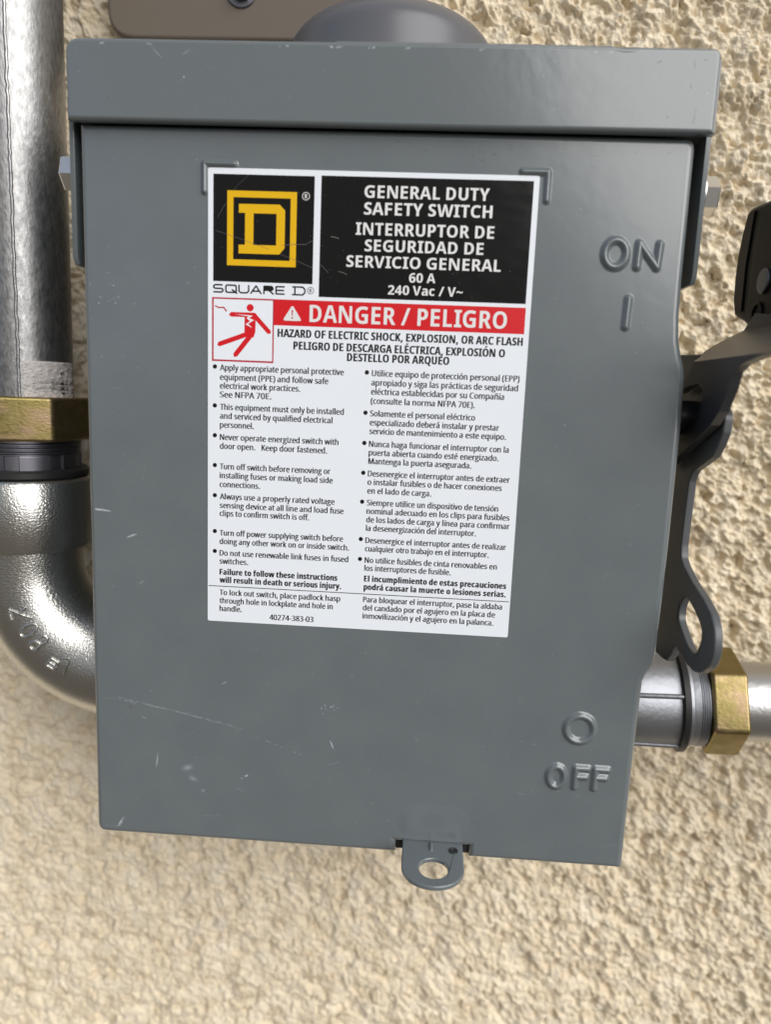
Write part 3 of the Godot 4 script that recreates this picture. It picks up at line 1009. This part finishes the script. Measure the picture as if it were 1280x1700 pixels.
func build_label(sw: Node3D) -> void:
	var z := 0.16
	var lb := part("warning_label", plate(rounded(rect(-67.4, -74.65, 29.6, 63.85), [0.7]), -0.05, z, 0.05, 2), M.vinyl, sw)
	var at := func(p: PackedVector2Array, zz: float) -> Geo: return plate(p, z - 0.04, zz, 0.0)
	var zp := z + 0.02      # panels
	var zt := z + 0.05      # print on panels
	# trade mark panel
	var panel := Rect2(-66, 62.5, 95, 35)
	part("logo_panel", at.call(rect(-65.8, 31.7, -35.65, 62.15), zp), M.black_print, lb, panel)
	var fr := plate(rect(-61.6, 36.38, -40.83, 57.6), zp - 0.02, zt, 0.0, 1, [rect(-59.75, 38.15, -42.65, 55.76)])
	part("logo_square", fr, M.yellow, lb)
	var dd := pv([Vector2(-58.1, 53.92), Vector2(-45.9, 53.98), Vector2(-44.27, 52.35), Vector2(-44.27, 41.7), Vector2(-45.85, 39.88), Vector2(-58.1, 39.88), Vector2(-58.1, 42.36), Vector2(-56.22, 42.4), Vector2(-56.22, 51.42), Vector2(-58.1, 51.42)])
	part("logo_letter", plate(dd, zp - 0.02, zt, 0.0, 1, [rect(-53.68, 42.42, -46.81, 51.37)]), M.yellow, lb)
	part("registered_mark", plate(circle(Vector2(-38.16, 56.56), 1.15, 32), z, zt, 0.0, 1, [circle(Vector2(-38.16, 56.56), 0.97, 32)]).add(words("R", -38.52, -37.72, 55.95, zt, 1.65, true)), M.white_ink, lb)
	# name under the panel, in wide block letters
	var y0 := 28.5
	var y1 := 30.7
	var ym := 29.6
	var s := func(line: PackedVector2Array, k: int) -> Geo: return ink(line, 0.46, zp + 0.004 * k, Geometry2D.END_BUTT, Geometry2D.JOIN_ROUND)
	var name_letters := [
		s.call(pv([Vector2(-62.9, y1 - 0.05), Vector2(-65.2, y1 - 0.05), Vector2(-65.65, y1 - 0.45), Vector2(-65.65, ym + 0.35), Vector2(-65.2, ym), Vector2(-63.2, ym), Vector2(-62.75, ym - 0.35), Vector2(-62.75, y0 + 0.5), Vector2(-63.2, y0 + 0.05), Vector2(-65.75, y0 + 0.05)]), 0),
		plate(rounded(rect(-62.13, y0 - 0.18, -58.52, y1 + 0.18), [0.8]), z - 0.03, zp, 0.0, 1, [rounded(rect(-61.67, y0 + 0.28, -58.98, y1 - 0.28), [0.4])]).add(s.call(pv([Vector2(-60.1, y0 + 0.9), Vector2(-58.4, y0 - 0.25)]), 1)),
		s.call(pv([Vector2(-57.9, y1 + 0.15), Vector2(-57.9, y0 + 0.55), Vector2(-57.4, y0 + 0.05), Vector2(-55.5, y0 + 0.05), Vector2(-54.95, y0 + 0.55), Vector2(-54.95, y1 + 0.15)]), 0),
		s.call(pv([Vector2(-54.35, y0 - 0.15), Vector2(-52.7, y1), Vector2(-51.1, y0 - 0.15)]), 0).add(s.call(pv([Vector2(-53.7, y0 + 0.65), Vector2(-51.75, y0 + 0.65)]), 1)),
		s.call(pv([Vector2(-50.3, y0 - 0.15), Vector2(-50.3, y1 - 0.05), Vector2(-48.0, y1 - 0.05), Vector2(-47.55, y1 - 0.45), Vector2(-47.55, ym + 0.25), Vector2(-48.0, ym - 0.1), Vector2(-50.2, ym - 0.1)]), 0).add(s.call(pv([Vector2(-48.8, ym - 0.1), Vector2(-47.3, y0 - 0.15)]), 1)),
		s.call(pv([Vector2(-44.0, y1 - 0.05), Vector2(-46.6, y1 - 0.05), Vector2(-46.6, y0 + 0.05), Vector2(-44.0, y0 + 0.05)]), 0).add(s.call(pv([Vector2(-46.5, ym), Vector2(-44.2, ym)]), 1)),
		s.call(pv([Vector2(-41.75, y1 + 0.05), Vector2(-38.6, y1 + 0.05), Vector2(-37.9, y1 - 0.6), Vector2(-37.9, y0 + 0.6), Vector2(-38.6, y0 + 0.0), Vector2(-41.75, y0 + 0.0)]), 0).add(s.call(pv([Vector2(-40.9, y1), Vector2(-40.9, y0)]), 1))]
	for l: Geo in name_letters:
		part("name_letter", l, M.ink, lb)
	part("registered_mark", plate(circle(Vector2(-36.2, 29.85), 1.05, 32), z - 0.03, zp, 0.0, 1, [circle(Vector2(-36.2, 29.85), 0.88, 32)]).add(words("R", -36.55, -35.78, 29.3, zp, 1.5, true)), M.ink, lb)
	# title panel
	part("title_panel", at.call(rect(-33.7, 28.1, 28.0, 62.4), zp), M.black_print, lb, panel)
	for l in [["GENERAL DUTY", -20.9, 15.5, 56.6, 4.75], ["SAFETY SWITCH", -20.9, 16.6, 51.9, 4.75], ["INTERRUPTOR DE", -23.15, 17.45, 46.2, 4.75], ["SEGURIDAD DE", -20.35, 14.65, 41.6, 4.6], ["SERVICIO GENERAL", -25.65, 20.0, 37.0, 4.6], ["60 A", -6.8, 1.0, 33.15, 3.7], ["240 Vac / V~", -12.95, 9.25, 29.5, 3.7]]:
		part("title_line", words(l[0], l[1], l[2], l[3], zt, l[4], true), M.white_ink, lb)
	# danger banner
	part("danger_banner", at.call(rect(-47.1, 19.4, 28.15, 27.0), zp), M.red, lb)
	part("warning_triangle", at.call(rounded(pv([Vector2(-44.5, 20.85), Vector2(-38.6, 20.85), Vector2(-41.55, 25.5)]), [0.5]), zt), M.white_ink, lb)
	part("exclamation_mark", at.call(pv([Vector2(-41.78, 24.0), Vector2(-41.33, 24.0), Vector2(-41.45, 22.3), Vector2(-41.66, 22.3)]), zt + 0.02).add(at.call(circle(Vector2(-41.55, 21.72), 0.26, 14), zt + 0.02)), M.dark_red, lb)
	part("danger_line", words("DANGER / PELIGRO", -36.3, 22.8, 20.72, zt, 6.9, true), M.white_ink, lb)
	for l in [["HAZARD OF ELECTRIC SHOCK, EXPLOSION, OR ARC FLASH", -45.95, 27.95, 16.0], ["PELIGRO DE DESCARGA ELÉCTRICA, EXPLOSIÓN O", -41.05, 22.9, 12.45], ["DESTELLO POR ARQUEO", -24.6, 6.4, 9.6]]:
		part("hazard_line", words(l[0], l[1], l[2], l[3], zp, 3.25, true, 0.14), M.ink, lb)
	# pictogram: a figure struck by a spark, in a red frame
	part("pictogram_frame", plate(rect(-66.12, 8.1, -47.1, 27.0), z - 0.04, zp, 0.0, 1, [rect(-65.62, 8.62, -47.5, 26.55)]), M.dark_red, lb)
	var fig := pv([Vector2(-56.12, 22.0), Vector2(-52.7, 22.7), Vector2(-52.75, 17.2), Vector2(-53.3, 15.6), Vector2(-55.5, 15.2), Vector2(-56.12, 17.0)])
	var limbs := [[Vector2(-60.3, 22.15), Vector2(-53.0, 22.15), 1.36], [Vector2(-53.2, 22.1), Vector2(-48.55, 17.25), 1.36], [Vector2(-55.3, 16.45), Vector2(-63.9, 13.2), 1.42], [Vector2(-53.9, 16.5), Vector2(-58.9, 10.15), 1.5]]
	for l in limbs:
		var o := Geometry2D.offset_polyline(pv([l[0], l[1]]), l[2] / 2.0, Geometry2D.JOIN_ROUND, Geometry2D.END_ROUND)
		fig = Geometry2D.merge_polygons(fig, o[0])[0]
	part("pictogram_figure", at.call(fig, zp).add(at.call(circle(Vector2(-54.44, 24.25), 1.08, 28), zp)), M.red, lb)
	part("pictogram_wire", ink(pv([Vector2(-65.2, 24.5), Vector2(-64.1, 24.0), Vector2(-62.5, 24.08), Vector2(-62.0, 23.35), Vector2(-61.6, 22.95)]), 0.4, zp, Geometry2D.END_ROUND, Geometry2D.JOIN_ROUND), M.dark_red, lb)
	part("pictogram_spark", at.call(pv([Vector2(-59.2, 22.25), Vector2(-53.6, 21.95), Vector2(-54.75, 21.2), Vector2(-53.2, 20.65), Vector2(-55.0, 19.5), Vector2(-53.73, 18.35), Vector2(-55.8, 19.3), Vector2(-54.4, 20.35), Vector2(-55.5, 21.1), Vector2(-54.87, 21.68)]), zt), M.vinyl, lb)
	# the two columns of small print
	for l: Array in SMALL:
		var bold: bool = l[0].begins_with("*")
		part("text_line", words(l[0].trim_prefix("*"), l[1], l[2], l[3], zp, 2.62 if bold else 2.56, bold, 0.13 if bold else 0.15), M.ink, lb)
	for p in [Vector2(-65.2, 6.43), Vector2(-65.2, -5.39), Vector2(-65.17, -14.58), Vector2(-65.15, -23.89), Vector2(-65.12, -33.43), Vector2(-65.09, -44.94), Vector2(-65.08, -51.41), Vector2(-18.36, 6.45), Vector2(-18.36, -5.67), Vector2(-18.38, -14.93), Vector2(-18.38, -24.15), Vector2(-18.41, -33.22), Vector2(-18.42, -45.14), Vector2(-18.44, -51.56)]:
		part("bullet", at.call(circle(p, 0.68, 20), zp), M.ink, lb)
	part("rule_line", at.call(rect(-67.1, -63.02, 29.2, -62.78), zp), M.ink, lb)
	# scratches across the black panels
	var k := 0
	for c in [[-65.0, 46.2, -49.0, 41.3, 0.09], [-44.9, 42.6, -37.6, 43.0, 0.16], [-37.4, 43.3, -35.9, 44.1, 0.12], [-45.6, 40.0, -35.8, 36.4, 0.11], [-33.4, 37.4, -31.0, 35.2, 0.12], [-64.4, 50.0, -62.0, 54.0, 0.1], [-59.6, 57.9, -55.4, 61.9, 0.06], [-30.4, 45.4, -28.2, 45.0, 0.28], [-27.8, 35.6, -25.4, 34.8, 0.2]]:
		var line := pv([Vector2(c[0], c[1]), Vector2(lerpf(c[0], c[2], 0.5), lerpf(c[1], c[3], 0.5) + 0.12), Vector2(c[2], c[3])])
		part("scratch", ink(line, c[4], zt + 0.012 + 0.003 * k, Geometry2D.END_SQUARE), M.scuff, lb)
		k += 1

# ---------------------------------------------------------------- conduits
func nut(r: float, deep: float, turn: float) -> Geo:      # along local y, from 0 to deep
	var g := plate(rounded(hex(r, turn), [2.8], 3), 0.0, deep, 1.2, 4, [], 1.2)
	return g.xf(Transform3D(Basis(Vector3(1, 0, 0), Vector3(0, 0, -1), Vector3(0, 1, 0)), Vector3.ZERO))

func ring(path_r: float, y0: float, y1: float, e := 0.6) -> Geo:
	return lathe([Vector2(0, y0), Vector2(path_r - e, y0), Vector2(path_r, y0 + e), Vector2(path_r, y1 - e), Vector2(path_r - e, y1), Vector2(0, y1)], 96)

func threads(r: float, y0: float, y1: float, pitch: float, deep: float) -> Geo:
	var p := [Vector2(0, y0), Vector2(r - deep, y0)]
	var y := y0 + pitch * 0.25
	while y + pitch < y1:
		p.append(Vector2(r - deep, y))
		p.append(Vector2(r, y + pitch * 0.32))
		p.append(Vector2(r, y + pitch * 0.5))
		p.append(Vector2(r - deep, y + pitch * 0.85))
		y += pitch
	p.append(Vector2(r - deep, y1))
	p.append(Vector2(0, y1))
	return lathe(p, 96, 0.99)

func build_left_conduit() -> void:
	var ax := -154.7
	var az := -50.0
	var px := -153.4
	var c := thing("electrical_conduit", "upright galvanised conduit with brass-coloured nut and elbow left of the switch box", "conduit", Vector3(ax, -132, az))
	var t := Transform3D(Basis(), Vector3(ax, 0, az))
	var tube := part("pipe", lathe([Vector2(0, 420), Vector2(17.0, 420), Vector2(17.0, -8), Vector2(0, -8)], 96).xf(Transform3D(Basis(), Vector3(px, 0, az))), M.pipe, c)
	# weld seam
	var rng := RandomNumberGenerator.new()
	rng.seed = 4
	var seam := PackedVector3Array()
	for k in 130:
		var y := -6.0 + k * 1.8
		var a := deg_to_rad(22.0) + rng.randf_range(-0.012, 0.012)
		seam.append(Vector3(px + sin(a) * 16.6, y, az + cos(a) * 16.6))
	part("weld_seam", sweep(seam, 0.75, 8), M.pipe, tube)
	# worn paper sticker round the pipe, creased at its lower edge
	var g := Geo.new()
	var uu := PackedVector2Array()
	var cols := 48
	var rows := 24
	var wav := noise(0.16, 77, 2)
	var at := func(i: int, j: int) -> Vector3:
		var a := deg_to_rad(lerpf(27.0, 100.0, float(i) / cols))
		var y := lerpf(-6.3, 7.0, float(j) / rows)
		var lift := 0.22 + 0.9 * maxf(0.0, wav.get_noise_2d(i * 0.9, y * 7.0)) * (1.0 - 0.5 * float(j) / rows)
		if j == rows:
			lift = 0.1
		return Vector3(px + sin(a) * (17.0 + lift), y, az + cos(a) * (17.0 + lift))
	for j in rows:
		for i in cols:
			var p: Array[Vector3] = [at.call(i, j), at.call(i + 1, j), at.call(i + 1, j + 1), at.call(i, j + 1)]
			var nn := (p[1] - p[0]).cross(p[3] - p[0]).normalized()
			g.tri(p[0], p[1], p[2], nn, nn, nn)
			g.tri(p[0], p[2], p[3], nn, nn, nn)
	for p in g.v:
		var a := rad_to_deg(atan2(p.x - px, p.z - az))
		uu.append(Vector2((a - 27.0) / 73.0, (7.0 - p.y) / 13.3))
	g.u = uu
	var st := part("paper_sticker", g, M.sticker, tube)
	# printed figures, running up the pipe
	for f in [["2", 74.0, 3.0], ["3", 74.0, -2.9], ["1", 74.0, -4.6], ["1", 73.0, -1.2]]:
		var w := words(f[0], -0.6, 0.6, -0.7, 0.0, 2.0, true)
		var a := deg_to_rad(f[1])
		var out := Vector3(sin(a), 0, cos(a))
		part("sticker_figure", w.xf(Transform3D(Basis(Vector3.UP, -out.cross(Vector3.UP) * -1.0 * -1.0, out), Vector3(px, f[2], az) + out * 17.75)), M.ink, st)
	part("compression_nut", nut(24.3, 16.2, deg_to_rad(21.7)).xf(Transform3D(Basis(), Vector3(-154.2, -22.2, az))), M.gold, c)
	part("threaded_body", threads(20.6, -27.4, -21.5, 1.5, 0.7).xf(t), M.thread, c)
	# ring with notches
	var teeth := PackedVector2Array()
	for k in 8:
		var a := TAU * k / 8 + 0.42
		teeth.append_array([Vector2(cos(a), sin(a)) * 20.3, Vector2(cos(a + 0.52), sin(a + 0.52)) * 20.3, Vector2(cos(a + 0.53), sin(a + 0.53)) * 19.4, Vector2(cos(a + 0.77), sin(a + 0.77)) * 19.4])
	var full := PackedVector2Array()
	for i in teeth.size():
		var p := teeth[i]
		var q := teeth[(i + 1) % teeth.size()]
		for k in 5:
			var m := p.lerp(q, k / 5.0)
			full.append(m.normalized() * lerpf(p.length(), q.length(), k / 5.0))
	var lock := plate(full, 0.0, 5.4, 0.4, 2).xf(Transform3D(Basis(Vector3(1, 0, 0), Vector3(0, 0, -1), Vector3(0, 1, 0)), Vector3(ax, -32.8, az)))
	part("lock_ring", lock, M.thread, c)
	part("rubber_gasket", lathe([Vector2(0, -36.2), Vector2(22.0, -36.2), Vector2(23.2, -35.5), Vector2(23.2, -33.6), Vector2(22.2, -32.7), Vector2(0, -32.6)], 96).xf(t), M.rubber, c)
	# elbow: collar, bend, end collar
	var elbow := Geo.new()
	elbow.add(lathe([Vector2(0, -63.8), Vector2(20.3, -63.8), Vector2(24.1, -63.2), Vector2(24.6, -62.2), Vector2(24.6, -38.0), Vector2(23.9, -36.7), Vector2(22.4, -36.1), Vector2(0, -36.1)], 96).xf(t))
	var path := PackedVector3Array([Vector3(ax, -62, az)])
	for k in 41:
		var a := PI / 2.0 * k / 40.0
		path.append(Vector3(-112.3 - 42.4 * cos(a), -69.7 - 42.4 * sin(a), az))
	path.append(Vector3(-105, -112.1, az))
	elbow.add(sweep(path, 20.3, 96, false))
	var el := part("elbow", elbow, M.cast, c)
	part("elbow_collar", ring(24.6, 0, 13).xf(along_x(Vector3(-117.5, -112.1, az))), M.cast, c)
	var edge := PackedVector3Array()
	for k in 45:
		var a := deg_to_rad(lerpf(-4.0, 84.0, k / 44.0))
		edge.append(Vector3(-112.3 - 62.4 * cos(a), -69.7 - 62.4 * sin(a), az + 3.0))
	part("casting_ridge", sweep(edge, 1.7, 12), M.cast, el)
	# raised characters cast along the outer curve
	var on := func(p: Vector2) -> Vector3:   # (degrees along the bend, degrees round the tube)
		var a := deg_to_rad(p.x)
		var b := deg_to_rad(p.y)
		var r := 42.4 + 20.4 * sin(b)
		return Vector3(-112.3 - r * cos(a), -69.7 - r * sin(a), az + 20.4 * cos(b))
	var oo := func(cx: float, cy: float, rx: float, ry: float) -> Array: return Array(arc(Vector2(cx, cy), rx, ry, 0, 360, 20))
	var glyphs := [
		[[Vector2(20.8, -1), Vector2(25, -9), Vector2(30, -18)], [Vector2(25, -9), Vector2(22.8, -17)], [Vector2(20.8, -1), Vector2(26.5, 2)]],
		[oo.call(35.2, -8, 2.7, 10.0)],
		[oo.call(43.4, -2.5, 2.3, 5.0), oo.call(44.2, -13, 2.0, 5.0)],
		[[Vector2(54.2, 5), Vector2(54.6, -4.5)], [Vector2(54.2, 5), Vector2(58.8, 4.6), Vector2(58.8, 0.4), Vector2(54.4, 0.2)], [Vector2(54.4, 0.2), Vector2(58.6, 0), Vector2(58.6, -4.8), Vector2(54.6, -4.5)]],
		[[Vector2(64.2, 5), Vector2(62.6, -15), Vector2(58.6, -11)]]]
	for gl: Array in glyphs:
		var gg := Geo.new()
		for line: Array in gl:
			var pts := PackedVector3Array()
			for i in line.size() - 1:
				for k in 5:
					pts.append(on.call(line[i].lerp(line[i + 1], k / 5.0)))
			pts.append(on.call(line[line.size() - 1]))
			gg.add(sweep(pts, 0.6, 8))
		part("cast_character", gg, M.cast, el)

func build_right_conduit() -> void:
	# the run leans a little up and out of the wall as it leaves the box
	var dir := Vector3(cos(deg_to_rad(6.0)) * cos(deg_to_rad(4.0)), sin(deg_to_rad(4.0)), sin(deg_to_rad(6.0)) * cos(deg_to_rad(4.0)))
	var up := (Vector3.UP - dir * dir.y).normalized()
	var out := dir.cross(up)
	var from := Vector3(75, -113, -50)
	var c := thing("electrical_conduit_001", "level conduit with ribbed coupling and brass-coloured nut leaving the right side of the switch box", "conduit", from)
	var t := Transform3D(Basis(-up, dir, out), from)
	var body := part("coupling", lathe([Vector2(0, -5), Vector2(17.8, -5), Vector2(18.3, 25.6), Vector2(17.8, 26.2), Vector2(0, 26.2)], 96).xf(t), M.die, c)
	for k in 5:
		var a := TAU * k / 5.0 + 0.43
		var d := (up * sin(a) + out * cos(a)) * 18.0
		part("rib", sweep(PackedVector3Array([from - dir * 2.0 + d * 0.985, from + dir * 12.0 + d, from + dir * 26.0 + d * 1.012]), 0.95, 10), M.die, body)
	part("rubber_gasket", lathe([Vector2(0, 25.8), Vector2(19.0, 25.8), Vector2(19.6, 26.3), Vector2(19.6, 28.0), Vector2(18.8, 28.6), Vector2(0, 28.6)], 96).xf(t), M.rubber, c)
	var neck := part("threaded_neck", lathe([Vector2(0, 28), Vector2(17.6, 28), Vector2(17.9, 28.3), Vector2(17.6, 29.9), Vector2(17.0, 30.3), Vector2(17.0, 32.6), Vector2(0, 32.6)], 96).xf(t), M.die, c)
	part("thread", threads(17.2, 32.4, 35.8, 0.8, 0.35).xf(t), M.die, neck)
	part("dark_gap_ring", ring(16.6, 35.5, 37.5).xf(t), M.rubber, c)  # black ring added as the shaded gap between thread and nut
	part("compression_nut", nut(20.4, 12.4, deg_to_rad(-19.0)).xf(t * Transform3D(Basis(), Vector3(0, 36.2, 0))), M.gold, c)
	part("pipe", lathe([Vector2(0, 40), Vector2(14.75, 40), Vector2(14.75, 420), Vector2(0, 420)], 96).xf(t), M.smooth_pipe, c)

func build_cover() -> void:
	var c := thing("utility_cover", "flat taupe metal cover on the wall behind the hood of the switch box", "cover", Vector3(-78, 130, -95))
	part("panel", plate(rounded(rect(-131.8, 133.6, -25.4, 330), [11.0, 3.0, 6.0, 6.0], 10), -94.5, -80, 1.6, 4), M.cover, c)
	var bolt := plate(hex(4.0, 0.2), -80.2, -76.4, 0.6, 2)
	bolt.add(plate(circle(Vector2.ZERO, 6.0, 36), -80.4, -79.2, 0.4, 2))
	part("hex_screw", bolt.xf(Transform3D(Basis(), Vector3(-78.6, 150.8, 0))), M.thread, c)

# ---------------------------------------------------------------- the scene
func _ready() -> void:
	var cam := Camera3D.new()
	cam.name = "camera"
	var lens := CameraAttributesPhysical.new()
	lens.frustum_focal_length = 16.941
	lens.frustum_focus_distance = 0.238
	lens.frustum_near = 0.01
	lens.frustum_far = 20.0
	lens.exposure_aperture = 4.6
	cam.attributes = lens
	add_child(cam)
	cam.transform = Transform3D(Basis(Vector3(0.99762775, 0.04039224, -0.05574348), Vector3(-0.04874362, 0.98628641, -0.15768062), Vector3(0.04860996, 0.1600237, 0.98591556)), Vector3(0, 0, 0.222785))
	cam.current = true

	var sky := ProceduralSkyMaterial.new()
	sky.sky_top_color = Color(0.66, 0.74, 0.86)
	sky.sky_horizon_color = Color(0.80, 0.84, 0.90)
	sky.sky_curve = 0.2
	sky.ground_horizon_color = Color(0.60, 0.57, 0.53)
	sky.ground_bottom_color = Color(0.52, 0.49, 0.45)
	sky.ground_curve = 0.1
	sky.sky_energy_multiplier = 1.0
	sky.sun_angle_max = 1.0
	var env := Environment.new()
	env.background_mode = Environment.BG_SKY
	env.sky = Sky.new()
	env.sky.sky_material = sky
	env.background_energy_multiplier = 0.285
	env.tonemap_mode = Environment.TONE_MAPPER_LINEAR
	env.tonemap_exposure = 2.2
	env.sdfgi_enabled = true
	env.ssao_enabled = true
	env.ssil_enabled = true
	var we := WorldEnvironment.new()
	we.name = "environment"
	we.environment = env
	add_child(we)

	var sun := DirectionalLight3D.new()
	sun.name = "sun"
	sun.light_energy = 0.5
	sun.light_color = Color(1.0, 0.99, 0.98)
	sun.light_angular_distance = 58.0
	sun.shadow_enabled = true
	add_child(sun)
	var az := deg_to_rad(39.0)
	var el := deg_to_rad(29.0)
	var from := Vector3(sin(az) * cos(el), sin(el), cos(az) * cos(el))
	sun.look_at_from_position(from, Vector3.ZERO, Vector3.UP)

	materials()
	build_wall()
	build_cover()
	build_switch()
	build_left_conduit()
	build_right_conduit()
